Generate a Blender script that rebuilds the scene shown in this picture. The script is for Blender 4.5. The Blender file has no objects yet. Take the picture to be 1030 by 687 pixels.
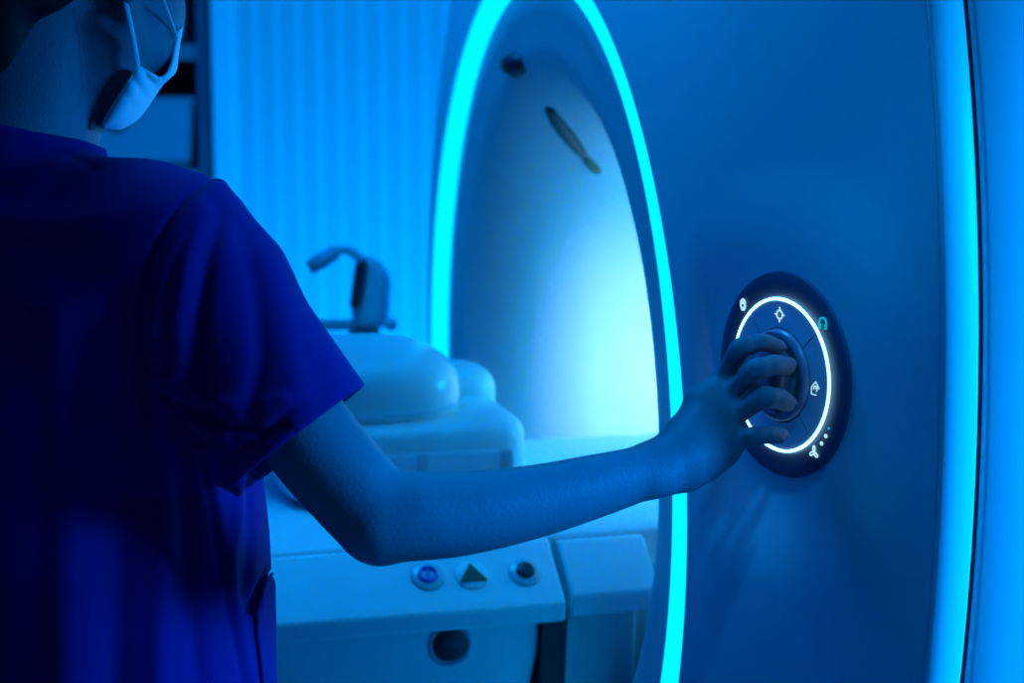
import bpy, bmesh, math
import numpy as np
from mathutils import Vector, Matrix

PI = math.pi
scn = bpy.context.scene
COL = scn.collection

# ------------------------------------------------------------------ camera
H = 1.40
PITCH = math.radians(9.0)
FPX = 1900.0
CAM = np.array([0, 0, H])
Fv = np.array([0, math.cos(PITCH), -math.sin(PITCH)])
Uv = np.array([0, math.sin(PITCH), math.cos(PITCH)])
Rv = np.array([1.0, 0, 0])
cd = bpy.data.cameras.new('camera')
cam = bpy.data.objects.new('camera', cd)
COL.objects.link(cam)
cam.location = CAM
cam.rotation_euler = (PI / 2 - PITCH, 0, 0)
cd.sensor_width = 36
cd.lens = 36 * FPX / 1030
cd.clip_start = 0.05
cd.dof.use_dof = True
cd.dof.focus_distance = 1.41
cd.dof.aperture_fstop = 6.0
scn.camera = cam


def ray(px, py):
    return Fv + Rv * (px - 515) / FPX - Uv * (py - 343.5) / FPX


def P(px, py, d):
    """world point seen at pixel (px, py) at camera depth d"""
    return CAM + ray(px, py) * d


def project(V):
    V = np.asarray(V) - CAM
    d = V @ Fv
    return 515 + FPX * (V @ Rv) / d, 343.5 - FPX * (V @ Uv) / d, d


# ------------------------------------------------------------------ scanner frame
yaw = math.radians(75)
GC = np.array([0.0246, 1.9674, H - 0.3812])           # centre of the lit ring
GA = -np.array([math.sin(yaw), math.cos(yaw), 0])     # bore axis, towards the table
GT = np.array([math.cos(yaw), -math.sin(yaw), 0])     # along the face, towards the camera
GZ = np.array([0, 0, 1.0])
KF = 0.22
RI = 0.45


def G(s, h, z):
    return GC + s * GT + h * GA + z * GZ


RP = 0.079
PC = CAM + (Rv * 2.585 + Fv * 18.20687186 - Uv * 0.32238547) * RP
PN = np.array([-0.8671, -0.4981, 0.0]); PN /= np.linalg.norm(PN)
PT = np.array([0.4981, -0.8671, 0.0]); PT /= np.linalg.norm(PT)
_c = PC - GC - PN * 0.004
PAD = (_c @ GT, _c[2], _c @ GA, (PT @ GA) / (PT @ GT))


def face_h(s, z):
    r = math.hypot(s, z)
    f = 1 - 0.1 * (1 - (s / r if r > 1e-6 else 1))
    t = min(1.0, max(0.0, (r - 0.48) / 0.15))
    lip = 0.012 * (1 - t * t * (3 - 2 * t) * (0.5 + 0.5 * s / max(r, 1e-6)))
    h = KF * f * (RI * RI - r * r) + lip
    # flat pad that carries the control dial
    d = math.hypot(s - PAD[0], z - PAD[1])
    if d < 0.17:
        w = min(1.0, max(0.0, (d - 0.085) / 0.085))
        w = w * w * (3 - 2 * w)
        e = min(1.0, max(0.0, (r - 0.485) / 0.035))
        w = 1 - (1 - w) * e * e * (3 - 2 * e)
        h = h * w + (PAD[2] + PAD[3] * (s - PAD[0])) * (1 - w)
    return h


# ------------------------------------------------------------------ materials
def mat(name, col, rough=0.5, metal=0.0, spec=0.5, bump=0.0, bscale=200.0, coat=0.0, sheen=0.0, vary=0.0, vscale=8.0,
        emit=None, estr=1.0, sss=0.0):
    m = bpy.data.materials.new(name)
    m.use_nodes = True
    nt = m.node_tree
    b = nt.nodes['Principled BSDF']
    b.inputs['Base Color'].default_value = (*col, 1)
    b.inputs['Roughness'].default_value = rough
    b.inputs['Metallic'].default_value = metal
    b.inputs['Specular IOR Level'].default_value = spec
    b.inputs['Coat Weight'].default_value = coat
    b.inputs['Sheen Weight'].default_value = sheen
    if sss:
        b.inputs['Subsurface Weight'].default_value = sss
        b.inputs['Subsurface Radius'].default_value = (0.01, 0.004, 0.002)
        b.inputs['Subsurface Scale'].default_value = 1.0
    tc = nt.nodes.new('ShaderNodeTexCoord')
    if vary:
        n = nt.nodes.new('ShaderNodeTexNoise')
        n.inputs['Scale'].default_value = vscale
        n.inputs['Detail'].default_value = 4
        nt.links.new(tc.outputs['Object'], n.inputs['Vector'])
        r = nt.nodes.new('ShaderNodeMapRange')
        r.inputs['To Min'].default_value = 1 - vary
        r.inputs['To Max'].default_value = 1 + vary
        nt.links.new(n.outputs['Fac'], r.inputs['Value'])
        mx = nt.nodes.new('ShaderNodeVectorMath')
        mx.operation = 'SCALE'
        mx.inputs[0].default_value = col
        nt.links.new(r.outputs['Result'], mx.inputs['Scale'])
        nt.links.new(mx.outputs[0], b.inputs['Base Color'])
    if bump:
        n = nt.nodes.new('ShaderNodeTexNoise')
        n.inputs['Scale'].default_value = bscale
        n.inputs['Detail'].default_value = 3
        nt.links.new(tc.outputs['Object'], n.inputs['Vector'])
        bp = nt.nodes.new('ShaderNodeBump')
        bp.inputs['Strength'].default_value = bump
        bp.inputs['Distance'].default_value = 0.001
        nt.links.new(n.outputs['Fac'], bp.inputs['Height'])
        nt.links.new(bp.outputs['Normal'], b.inputs['Normal'])
    if emit:
        b.inputs['Emission Color'].default_value = (*emit, 1)
        b.inputs['Emission Strength'].default_value = estr
    return m


M = dict(
    cover=mat('scanner_cover', (0.80, 0.80, 0.80), 0.42, vary=0.02, bump=0.03, bscale=600),
    bore=mat('bore_lining', (0.62, 0.62, 0.62), 0.45, vary=0.02),
    seam=mat('dark_seam', (0.03, 0.03, 0.04), 0.6, vary=0.05),
    ring=mat('cyan_light', (0.0, 0.3, 0.35), 0.4, emit=(0.0, 0.42, 1.0), estr=2.4),
    white_led=mat('white_light', (0.5, 0.5, 0.5), 0.4, emit=(0.29, 0.75, 1.0), estr=3.0),
    icon=mat('icon_light', (0.4, 0.4, 0.4), 0.4, emit=(0.45, 0.85, 1.0), estr=1.0),
    icon_teal=mat('icon_teal_light', (0.0, 0.3, 0.3), 0.4, emit=(0.0, 0.62, 0.8), estr=0.6),
    dial_dark=mat('dial_black_satin', (0.10, 0.10, 0.17), 0.5, spec=0.3, coat=0.0, vary=0.05, vscale=30),
    dial_mid=mat('dial_grey_touch_surface', (0.72, 0.76, 0.85), 0.35, coat=0.2, vary=0.04, vscale=30),
    knob=mat('dial_knob_grey', (0.17, 0.19, 0.27), 0.3, coat=0.3, vary=0.05, vscale=30),
    table=mat('table_white', (0.78, 0.80, 0.82), 0.4, vary=0.02),
    tabletop=mat('tabletop_white', (0.85, 0.86, 0.87), 0.35, vary=0.02),
    mattress=mat('mattress_vinyl', (0.45, 0.52, 0.62), 0.5, vary=0.04),
    coil=mat('coil_white', (0.50, 0.56, 0.60), 0.3, coat=0.3, vary=0.02),
    grey=mat('device_grey', (0.35, 0.38, 0.45), 0.4, vary=0.04),
    device=mat('device_pale_grey', (0.55, 0.6, 0.66), 0.4, vary=0.04),
    black=mat('black_plastic', (0.02, 0.02, 0.03), 0.4, vary=0.1),
    violet=mat('button_violet', (0.12, 0.12, 0.6), 0.35, vary=0.05),
    green=mat('button_green', (0.03, 0.06, 0.02), 0.35, vary=0.05),
    strip=mat('wall_strip_white', (0.92, 0.92, 0.92), 0.5, vary=0.02),
    wall=mat('wall_panel_pale', (0.72, 0.72, 0.72), 0.55, vary=0.03, vscale=2),
    trim=mat('edge_trim_white', (0.95, 0.95, 0.95), 0.4, vary=0.01),
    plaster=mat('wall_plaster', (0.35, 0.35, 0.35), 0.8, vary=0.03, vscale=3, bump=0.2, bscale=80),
    floor=mat('floor_vinyl', (0.45, 0.47, 0.5), 0.3, vary=0.08, vscale=20),
    ceiling=mat('ceiling_white', (0.7, 0.7, 0.7), 0.8, vary=0.03),
    cabinet=mat('cabinet_dark_laminate', (0.10, 0.12, 0.17), 0.5, vary=0.05),
    shelf=mat('shelf_board', (0.2, 0.23, 0.27), 0.5, vary=0.03),
    bin=mat('storage_bin_plastic', (0.28, 0.33, 0.38), 0.5, vary=0.04),
    skin=mat('skin', (0.34, 0.205, 0.245), 0.5, spec=0.3, bump=0.5, bscale=480, vary=0.07, vscale=35),
    nail=mat('fingernail', (0.42, 0.27, 0.31), 0.3),
    hair=mat('black_hair', (0.012, 0.010, 0.010), 0.45, bump=0.4, bscale=300, vary=0.3, vscale=60),
    scrub=mat('navy_scrub_cotton', (0.022, 0.014, 0.175), 0.8, spec=0.08, bump=0.18, bscale=900, vary=0.06, vscale=15, sheen=0.03),
    seamcloth=mat('navy_stitching', (0.012, 0.006, 0.07), 0.9, spec=0.05, vary=0.05),
    mask=mat('mask_fabric', (0.86, 0.90, 0.95), 0.75, bump=0.2, bscale=700, vary=0.03, vscale=40),
    eye=mat('eye_white', (0.7, 0.7, 0.7), 0.2),
    shoe=mat('shoe_white', (0.5, 0.5, 0.5), 0.5, vary=0.04),
)


# ------------------------------------------------------------------ object helpers
def mesh_obj(name, verts, faces, material, parent=None, smooth=True, fix=True, bevel=0.0, angle=None, weld=False):
    me = bpy.data.meshes.new(name)
    me.from_pydata([tuple(map(float, v)) for v in verts], [], [tuple(map(int, f)) for f in faces])
    bm = bmesh.new()
    bm.from_mesh(me)
    if weld:
        bmesh.ops.remove_doubles(bm, verts=bm.verts, dist=1e-5)
    if fix:
        bmesh.ops.recalc_face_normals(bm, faces=bm.faces)
    bm.to_mesh(me)
    bm.free()
    me.materials.append(material)
    o = bpy.data.objects.new(name, me)
    COL.objects.link(o)
    if smooth:
        for p in me.polygons:
            p.use_smooth = True
        if angle is not None:
            bm = bmesh.new()
            bm.from_mesh(me)
            ca = math.radians(angle)
            for e in bm.edges:
                if len(e.link_faces) == 2 and e.calc_face_angle(0) > ca:
                    e.smooth = False
            bm.to_mesh(me)
            bm.free()
    if bevel:
        md = o.modifiers.new('bevel', 'BEVEL')
        md.width = bevel
        md.segments = 3
        md.limit_method = 'ANGLE'
        md.angle_limit = math.radians(40)
        md.harden_normals = False
    if parent is not None:
        set_parent(o, parent)
    return o


def set_parent(o, parent):
    o.parent = parent
    q = parent
    m = Matrix.Identity(4)
    chain = []
    while q is not None:
        chain.append(q)
        q = q.parent
    for q in reversed(chain):
        m = m @ (q.matrix_parent_inverse @ Matrix.LocRotScale(q.location, q.rotation_euler, q.scale)
                 if q.parent else Matrix.LocRotScale(q.location, q.rotation_euler, q.scale))
    o.matrix_parent_inverse = m.inverted()


def empty(name, loc, label, cat, group=None):
    o = bpy.data.objects.new(name, None)
    COL.objects.link(o)
    o.location = tuple(loc)
    o.empty_display_size = 0.1
    o['label'] = label
    o['category'] = cat
    if group:
        o['group'] = group
    return o


class MB:
    """collects shapes into one mesh; map turns local points into world points"""
    def __init__(self, mp=None):
        self.v, self.f, self.mp = [], [], mp or (lambda a, b, c: np.array([a, b, c]))

    def add(self, vs, fs):
        o = len(self.v)
        self.v += [self.mp(*p) for p in vs]
        self.f += [[i + o for i in f] for f in fs]
        return self

    def box(self, a0, a1, b0, b1, c0, c1):
        vs = [(a, b, c) for a in (a0, a1) for b in (b0, b1) for c in (c0, c1)]
        return self.add(vs, [(0, 1, 3, 2), (4, 6, 7, 5), (0, 4, 5, 1), (2, 3, 7, 6), (0, 2, 6, 4), (1, 5, 7, 3)])

    def prism(self, pts, b0, b1):
        """polygon in (a, c), extruded along b"""
        n = len(pts)
        vs = [(p[0], b0, p[1]) for p in pts] + [(p[0], b1, p[1]) for p in pts]
        fs = [tuple(range(n)), tuple(range(2 * n - 1, n - 1, -1))]
        fs += [(i, (i + 1) % n, n + (i + 1) % n, n + i) for i in range(n)]
        return self.add(vs, fs)

    def lathe(self, prof, n=48, c=(0, 0), axis=1):
        """profile of (radius, along) about local axis 1 (b) or 2 (c)"""
        vs, fs = [], []
        for r, w in prof:
            for i in range(n):
                t = 2 * PI * i / n
                x, y = c[0] + r * math.cos(t), c[1] + r * math.sin(t)
                vs.append((x, w, y) if axis == 1 else (x, y, w))
        for j in range(len(prof) - 1):
            for i in range(n):
                fs.append((j * n + i, j * n + (i + 1) % n, (j + 1) * n + (i + 1) % n, (j + 1) * n + i))
        if prof[0][0] > 1e-5:
            fs.append(tuple(range(n)))
        if prof[-1][0] > 1e-5:
            fs.append(tuple(range((len(prof) - 1) * n, len(prof) * n)))
        return self.add(vs, fs)

    def build(self, name, material, parent=None, **k):
        return mesh_obj(name, self.v, self.f, material, parent, **k)


def tube_mesh(pts, rad, n=8, closed=False, flat=None):
    pts = [np.array(p, float) for p in pts]
    m = len(pts)
    rad = [rad] * m if np.isscalar(rad) else rad
    vs, fs = [], []
    prev = None
    for i in range(m):
        a = pts[(i - 1) % m] if (closed or i > 0) else pts[i]
        b = pts[(i + 1) % m] if (closed or i < m - 1) else pts[i]
        t = (b - a) / (np.linalg.norm(b - a) + 1e-12)
        if prev is None:
            u = np.cross(t, [0, 0, 1.0])
            if np.linalg.norm(u) < 0.1:
                u = np.cross(t, [1.0, 0, 0])
        else:
            u = prev - t * (prev @ t)
        u /= np.linalg.norm(u)
        prev = u
        w = np.cross(t, u)
        fl = flat or 1.0
        for k in range(n):
            q = 2 * PI * k / n
            vs.append(pts[i] + rad[i] * (math.cos(q) * u + math.sin(q) * w * fl))
    for i in range(m if closed else m - 1):
        for k in range(n):
            j = (i + 1) % m
            fs.append((i * n + k, i * n + (k + 1) % n, j * n + (k + 1) % n, j * n + k))
    if not closed:
        fs.append(tuple(range(n)))
        fs.append(tuple(range((m - 1) * n, m * n)))
    return vs, fs


def smooth_path(pts, n=6):
    pts = [np.array(p, float) for p in pts]
    out = []
    for i in range(len(pts) - 1):
        p0 = pts[max(i - 1, 0)]; p1 = pts[i]; p2 = pts[i + 1]; p3 = pts[min(i + 2, len(pts) - 1)]
        for k in range(n):
            t = k / n
            out.append(0.5 * ((2 * p1) + (-p0 + p2) * t + (2 * p0 - 5 * p1 + 4 * p2 - p3) * t * t
                              + (-p0 + 3 * p1 - 3 * p2 + p3) * t ** 3))
    out.append(pts[-1])
    return out


# ------------------------------------------------------------------ implicit surfaces
class Field:
    def __init__(self, xs, ys, zs):
        self.x, self.y, self.z = [np.asarray(a, np.float32) for a in (xs, ys, zs)]
        self.f = np.full((len(xs), len(ys), len(zs)), 0.5, np.float32)

    def sub(self, lo, hi):
        sl = []
        for a, l, h in zip((self.x, self.y, self.z), lo, hi):
            i0 = max(int(np.searchsorted(a, l)) - 1, 0)
            i1 = min(int(np.searchsorted(a, h)) + 1, len(a))
            sl.append(slice(i0, max(i1, i0)))
        X = self.x[sl[0]][:, None, None]
        Y = self.y[sl[1]][None, :, None]
        Z = self.z[sl[2]][None, None, :]
        return tuple(sl), X, Y, Z

    def join(self, sl, d, k, mode='union'):
        a = self.f[sl]
        if mode == 'union':
            h = np.maximum(k - np.abs(a - d), 0) / k
            self.f[sl] = np.minimum(a, d) - h * h * k * 0.25
        elif mode == 'sub':
            d = -d
            h = np.maximum(k - np.abs(a - d), 0) / k
            self.f[sl] = np.maximum(a, d) + h * h * k * 0.25

    def cone(self, a, b, ra, rb, k=0.01, mode='union', cut=None):
        a = np.array(a, float); b = np.array(b, float)
        m = max(ra, rb) + 2 * k + 0.012
        sl, X, Y, Z = self.sub(np.minimum(a, b) - m, np.maximum(a, b) + m)
        ab = b - a
        L = ab @ ab + 1e-12
        t = np.clip(((X - a[0]) * ab[0] + (Y - a[1]) * ab[1] + (Z - a[2]) * ab[2]) / L, 0, 1)
        d = np.sqrt((X - a[0] - t * ab[0]) ** 2 + (Y - a[1] - t * ab[1]) ** 2 + (Z - a[2] - t * ab[2]) ** 2) - (ra + t * (rb - ra))
        if cut is not None:
            for (c, n) in cut:
                n = np.array(n, float); n /= np.linalg.norm(n)
                d = np.maximum(d, (X - c[0]) * n[0] + (Y - c[1]) * n[1] + (Z - c[2]) * n[2])
        self.join(sl, d, k, mode)

    def chain(self, pts, rs, k=0.006, mode='union'):
        """tapered limb through the points: one distance field, then one blend"""
        q = np.array(smooth_path([np.r_[p, r] for p, r in zip(pts, rs)], 6))
        P3, rr = q[:, :3], q[:, 3]
        m = rr.max() + 2 * k + 0.012
        sl, X, Y, Z = self.sub(P3.min(0) - m, P3.max(0) + m)
        best = None
        for i in range(len(P3) - 1):
            a, ab = P3[i], P3[i + 1] - P3[i]
            L = ab @ ab + 1e-12
            t = np.clip(((X - a[0]) * ab[0] + (Y - a[1]) * ab[1] + (Z - a[2]) * ab[2]) / L, 0, 1)
            d = np.sqrt((X - a[0] - t * ab[0]) ** 2 + (Y - a[1] - t * ab[1]) ** 2 + (Z - a[2] - t * ab[2]) ** 2) - (rr[i] + t * (rr[i + 1] - rr[i]))
            best = d if best is None else np.minimum(best, d)
        self.join(sl, best.astype(np.float32), k, mode)

    def ellipsoid(self, c, r, R=None, k=0.01, mode='union', cut=None):
        c = np.array(c, float); r = np.array(r, float)
        R = np.eye(3) if R is None else R          # columns: local axes
        m = r.max() + 2 * k + 0.012
        sl, X, Y, Z = self.sub(c - m, c + m)
        q = 0
        for i in range(3):
            e = R[:, i]
            q = q + (((X - c[0]) * e[0] + (Y - c[1]) * e[1] + (Z - c[2]) * e[2]) / r[i]) ** 2
        d = (np.sqrt(q + 1e-9) - 1) * r.min() * 1.1
        if cut is not None:
            for (cc, n) in cut:
                n = np.array(n, float); n /= np.linalg.norm(n)
                d = np.maximum(d, (X - cc[0]) * n[0] + (Y - cc[1]) * n[1] + (Z - cc[2]) * n[2])
        self.join(sl, d, k, mode)

    def stack(self, rows, yawr, k=0.02, mode='union'):
        """rows of (z, cx, cy, a, b): ellipses turned by yawr, stacked"""
        rows = sorted(rows)
        zz = np.array([r[0] for r in rows])
        A = [np.array([r[i] for r in rows]) for i in range(1, 5)]
        lo = (A[0].min() - A[2].max() - 0.04, A[1].min() - A[2].max() - 0.04, zz[0] - 0.06)
        hi = (A[0].max() + A[2].max() + 0.04, A[1].max() + A[2].max() + 0.04, zz[-1] + 0.06)
        sl, X, Y, Z = self.sub(lo, hi)
        zf = Z.ravel()
        cx, cy, a, b = [np.interp(zf, zz, v)[None, None, :] for v in A]
        c, s = math.cos(yawr), math.sin(yawr)
        u = (X - cx) * c - (Y - cy) * s
        v = (X - cx) * s + (Y - cy) * c
        d = (np.sqrt((u / a) ** 2 + (v / b) ** 2 + 1e-9) - 1) * np.minimum(a, b)
        d = np.maximum(d, np.maximum(zz[0] - Z, Z - zz[-1]))
        self.join(sl, d.astype(np.float32), k, mode)

    def cut(self, c, n, k=0.002):
        n = np.array(n, float); n /= np.linalg.norm(n)
        d = (self.x[:, None, None] - c[0]) * n[0] + (self.y[None, :, None] - c[1]) * n[1] + (self.z[None, None, :] - c[2]) * n[2]
        self.f = np.maximum(self.f, d.astype(np.float32))

    def mesh(self):
        f = self.f
        s = f < 0
        c = np.zeros(tuple(n - 1 for n in f.shape), np.int8)
        for dx in (0, 1):
            for dy in (0, 1):
                for dz in (0, 1):
                    c += s[dx:f.shape[0] - 1 + dx, dy:f.shape[1] - 1 + dy, dz:f.shape[2] - 1 + dz]
        act = np.argwhere((c > 0) & (c < 8))
        idx = np.full(c.shape, -1, np.int32)
        idx[tuple(act.T)] = np.arange(len(act))
        corners = [(dx, dy, dz) for dx in (0, 1) for dy in (0, 1) for dz in (0, 1)]
        vals = {q: f[act[:, 0] + q[0], act[:, 1] + q[1], act[:, 2] + q[2]].astype(np.float64) for q in corners}
        pos = {q: np.c_[self.x[act[:, 0] + q[0]], self.y[act[:, 1] + q[1]], self.z[act[:, 2] + q[2]]].astype(np.float64) for q in corners}
        acc = np.zeros((len(act), 3)); cnt = np.zeros(len(act))
        for q in corners:
            for ax in range(3):
                if q[ax] == 0:
                    r = list(q); r[ax] = 1; r = tuple(r)
                    a, b = vals[q], vals[r]
                    m = (a < 0) != (b < 0)
                    t = np.where(m, a / np.where(a == b, 1, a - b), 0)
                    p = pos[q] + (pos[r] - pos[q]) * t[:, None]
                    acc += p * m[:, None]
                    cnt += m
        V = acc / cnt[:, None]
        quads = []
        for ax in range(3):
            o1, o2 = [(1, 2), (2, 0), (0, 1)][ax]
            sa = [slice(1, -1)] * 3; sb = [slice(1, -1)] * 3
            sa[ax] = slice(0, -1); sb[ax] = slice(1, None)
            A, B = s[tuple(sa)], s[tuple(sb)]
            e = np.argwhere(A != B)
            fl = A[tuple(e.T)]
            base = e.copy()
            for a2 in range(3):
                if a2 != ax:
                    base[:, a2] += 1
            q = []
            for (u, v) in ((0, 0), (1, 0), (1, 1), (0, 1)):
                b = base.copy()
                b[:, o1] -= u
                b[:, o2] -= v
                q.append(idx[tuple(b.T)])
            q = np.stack(q, 1)
            q[~fl] = q[~fl][:, ::-1]
            quads.append(q)
        Q = np.concatenate(quads)
        Q = Q[(Q >= 0).all(1)]
        return V, Q


def axis(*segs):
    """segments (start, end, step)"""
    out = []
    for a, b, st in segs:
        n = max(1, int(round((b - a) / st)))
        out += list(np.linspace(a, b, n, endpoint=False))
    out.append(segs[-1][1])
    return np.array(out)


def np_mesh(name, V, Q, material, parent=None):
    me = bpy.data.meshes.new(name)
    me.vertices.add(len(V))
    me.vertices.foreach_set('co', V.astype(np.float32).ravel())
    me.loops.add(Q.size)
    me.loops.foreach_set('vertex_index', Q.astype(np.int32).ravel())
    me.polygons.add(len(Q))
    me.polygons.foreach_set('loop_start', np.arange(0, Q.size, 4, dtype=np.int32))
    me.polygons.foreach_set('loop_total', np.full(len(Q), 4, np.int32))
    me.polygons.foreach_set('use_smooth', np.ones(len(Q), bool))
    me.update(calc_edges=True)
    me.validate()
    me.materials.append(material)
    o = bpy.data.objects.new(name, me)
    COL.objects.link(o)
    if parent is not None:
        set_parent(o, parent)
    return o


def vnormals(V, Q):
    n = np.cross(V[Q[:, 2]] - V[Q[:, 0]], V[Q[:, 3]] - V[Q[:, 1]])
    N = np.zeros_like(V)
    for k in range(4):
        np.add.at(N, Q[:, k], n)
    return N / (np.linalg.norm(N, axis=1, keepdims=True) + 1e-12)


def laplace(V, Q, it=2, w=0.5):
    for _ in range(it):
        acc = np.zeros_like(V); cnt = np.zeros(len(V))
        for k in range(4):
            j = (k + 1) % 4
            np.add.at(acc, Q[:, k], V[Q[:, j]]); np.add.at(cnt, Q[:, k], 1)
            np.add.at(acc, Q[:, j], V[Q[:, k]]); np.add.at(cnt, Q[:, j], 1)
        V = V * (1 - w) + w * acc / np.maximum(cnt, 1)[:, None]
    return V


def polydist(px, py, pts):
    d = np.full(px.shape, 1e9)
    for i in range(len(pts) - 1):
        a = np.array(pts[i], float); b = np.array(pts[i + 1], float); ab = b - a
        t = np.clip(((px - a[0]) * ab[0] + (py - a[1]) * ab[1]) / (ab @ ab), 0, 1)
        d = np.minimum(d, np.hypot(px - a[0] - t * ab[0], py - a[1] - t * ab[1]))
    return d


# ================================================================== ROOM
def structure(name, mb, m, **k):
    o = mb.build(name, m, **k)
    o['kind'] = 'structure'
    return o


RX0, RX1, RY0, RY1, RZ = -2.6, 2.9, -2.2, 4.30, 2.75
structure('floor', MB().box(RX0, RX1, RY0, RY1 + 0.6, -0.1, 0.0), M['floor'], smooth=False)
structure('ceiling', MB().box(RX0, RX1, RY0, RY1 + 0.6, RZ, RZ + 0.1), M['ceiling'], smooth=False)
structure('wall_left', MB().box(RX0 - 0.1, RX0, RY0, RY1 + 0.6, 0, RZ), M['plaster'], smooth=False)
structure('wall_right', MB().box(RX1, RX1 + 0.1, RY0, RY1 + 0.1, 0, RZ), M['plaster'], smooth=False)
# back wall clad in narrow vertical boards with a fine groove between them
XW = (222 - 515) / FPX * (RY1 * 1.0 / math.cos(PITCH))
mb = MB()
pitch_b = 0.0475
x = XW
prof = []
while x < RX1 - 0.02:
    prof += [(x, RY1), (x + 0.0035, RY1 - 0.006), (x + pitch_b - 0.0035, RY1 - 0.006)]
    x += pitch_b
prof.append((RX1, RY1))
vs = []
fs = []
for (a, b) in prof:
    vs += [(a, b, 0), (a, b, RZ)]
n = len(prof)
for i in range(n - 1):
    fs.append((2 * i, 2 * i + 2, 2 * i + 3, 2 * i + 1))
vs += [(RX1, RY1 + 0.1, 0), (RX1, RY1 + 0.1, RZ), (XW, RY1 + 0.1, 0), (XW, RY1 + 0.1, RZ)]
fs += [(2 * n - 2, 2 * n, 2 * n + 1, 2 * n - 1), (2 * n, 2 * n + 2, 2 * n + 3, 2 * n + 1), (2 * n + 2, 0, 1, 2 * n + 3)]
mb.add(vs, fs)
structure('wall_back', mb, M['wall'], smooth=False)
k_ = 1
x = XW + pitch_b
mb = MB()
while x < RX1 - 0.03:
    mb.box(x - 0.005, x + 0.005, RY1 - 0.009, RY1 - 0.001, 0, RZ)
    x += pitch_b
structure('trim_2', mb, M['strip'], smooth=False)
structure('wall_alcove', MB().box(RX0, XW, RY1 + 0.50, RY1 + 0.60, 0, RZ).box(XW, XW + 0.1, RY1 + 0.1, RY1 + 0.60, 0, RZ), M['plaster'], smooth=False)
# smooth corner post at the left end of the boarded wall
structure('trim_1', MB().box(XW - 0.004, XW + 0.046, RY1 - 0.016, RY1 + 0.004, 0, RZ), M['strip'], smooth=False, bevel=0.006)

# ------------------------------------------------------------------ shelving cabinet at the left
CX1 = XW - 0.012
CX0 = CX1 - 0.92
CY0, CY1 = RY1 + 0.015, RY1 + 0.44


def zpix(py, depth_y):
    r = ray(200, py)
    return H + r[2] / r[1] * depth_y


cab = empty('shelf_cabinet', ((CX0 + CX1) / 2, (CY0 + CY1) / 2, 0),
            'tall dark open shelving cabinet against the far wall behind the masked person', 'cabinet')
MB().box(CX1 - 0.03, CX1, CY0, CY1, 0, 2.2).box(CX0, CX0 + 0.03, CY0, CY1, 0, 2.2).box(CX0 + 0.03, CX1 - 0.03, CY1 - 0.02, CY1, 0, 2.2) \
    .box(CX0 + 0.03, CX1 - 0.03, CY0 + 0.02, CY1 - 0.02, 0, 0.08).box(CX0 + 0.03, CX1 - 0.03, CY0, CY1 - 0.02, 2.17, 2.2) \
    .build('cabinet_body', M['cabinet'], cab, smooth=False, bevel=0.003)
zs1 = zpix(60, CY0)
zs_low = zpix(186, CY0)
for zz in (zs1, zs_low, zs_low - 0.42, zs1 + 0.42):
    MB().box(CX0 + 0.03, CX1 - 0.03, CY0 + 0.005, CY1 - 0.02, zz, zz + 0.034).build('shelf', M['shelf'], cab, smooth=False, bevel=0.003)
CXm = CX1 - 0.43
MB().box(CXm, CXm + 0.02, CY0 + 0.01, CY1 - 0.02, 0.08, 2.17).build('divider', M['cabinet'], cab, smooth=False)


def storage_bin(x0, x1, z0, z1, label):
    t = empty('storage_bin', ((x0 + x1) / 2, CY0 + 0.17, z0), label, 'storage bin')
    y0, y1 = CY0 + 0.02, CY0 + 0.33
    # open-topped shell with tapering sides
    tp = 0.012
    out = [(x0 + tp, y0 + tp, z0), (x1 - tp, y0 + tp, z0), (x1 - tp, y1 - tp, z0), (x0 + tp, y1 - tp, z0),
           (x0, y0, z1), (x1, y0, z1), (x1, y1, z1), (x0, y1, z1)]
    w = 0.004
    inn = [(x0 + w, y0 + w, z1), (x1 - w, y0 + w, z1), (x1 - w, y1 - w, z1), (x0 + w, y1 - w, z1),
           (x0 + tp + w, y0 + tp + w, z0 + w), (x1 - tp - w, y0 + tp + w, z0 + w), (x1 - tp - w, y1 - tp - w, z0 + w), (x0 + tp + w, y1 - tp - w, z0 + w)]
    fs = [(3, 2, 1, 0)]
    for i in range(4):
        j = (i + 1) % 4
        fs += [(i, j, 4 + j, 4 + i), (4 + i, 4 + j, 8 + j, 8 + i), (8 + i, 8 + j, 12 + j, 12 + i)]
    fs.append((12, 13, 14, 15))
    MB().add(out + inn, fs).build('bin_body', M['bin'], t, smooth=False, bevel=0.002)
    xm, zm = (x0 + x1) / 2, z1 - 0.045
    MB(lambda a, b, c: np.array([xm + a, y0 + b, zm + c])).lathe([(0.0, -0.001), (0.034, -0.001), (0.036, 0.006), (0.0, 0.006)], 24).build('handle_hole', M['black'], t)
    MB().box(x0 - 0.006, x1 + 0.006, y0 - 0.006, y0 + 0.004, z1 - 0.012, z1).build('rim', M['bin'], t, smooth=False, bevel=0.003)


storage_bin(CXm + 0.035, CX1 - 0.045, zs_low + 0.035, zpix(98, CY0), 'pale plastic storage bin on the lower cabinet shelf behind the face mask')
# low dark equipment case on the upper shelf
t = empty('equipment_case', (CX1 - 0.24, CY0 + 0.15, zs1 + 0.034), 'low dark equipment case on the upper cabinet shelf right of the head', 'case')
MB().box(CX1 - 0.40, CX1 - 0.06, CY0 + 0.04, CY0 + 0.30, zs1 + 0.034, zs1 + 0.16).build('case_body', M['cabinet'], t, smooth=False, bevel=0.012)
MB().box(CX1 - 0.385, CX1 - 0.075, CY0 + 0.035, CY0 + 0.042, zs1 + 0.09, zs1 + 0.098).build('case_seam', M['grey'], t, smooth=False)

# ================================================================== SCANNER
mri = empty('mri_scanner', G(0, -0.8, -GC[2]), 'large white scanner with an oval glowing cyan ring around its tunnel', 'scanner')
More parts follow.
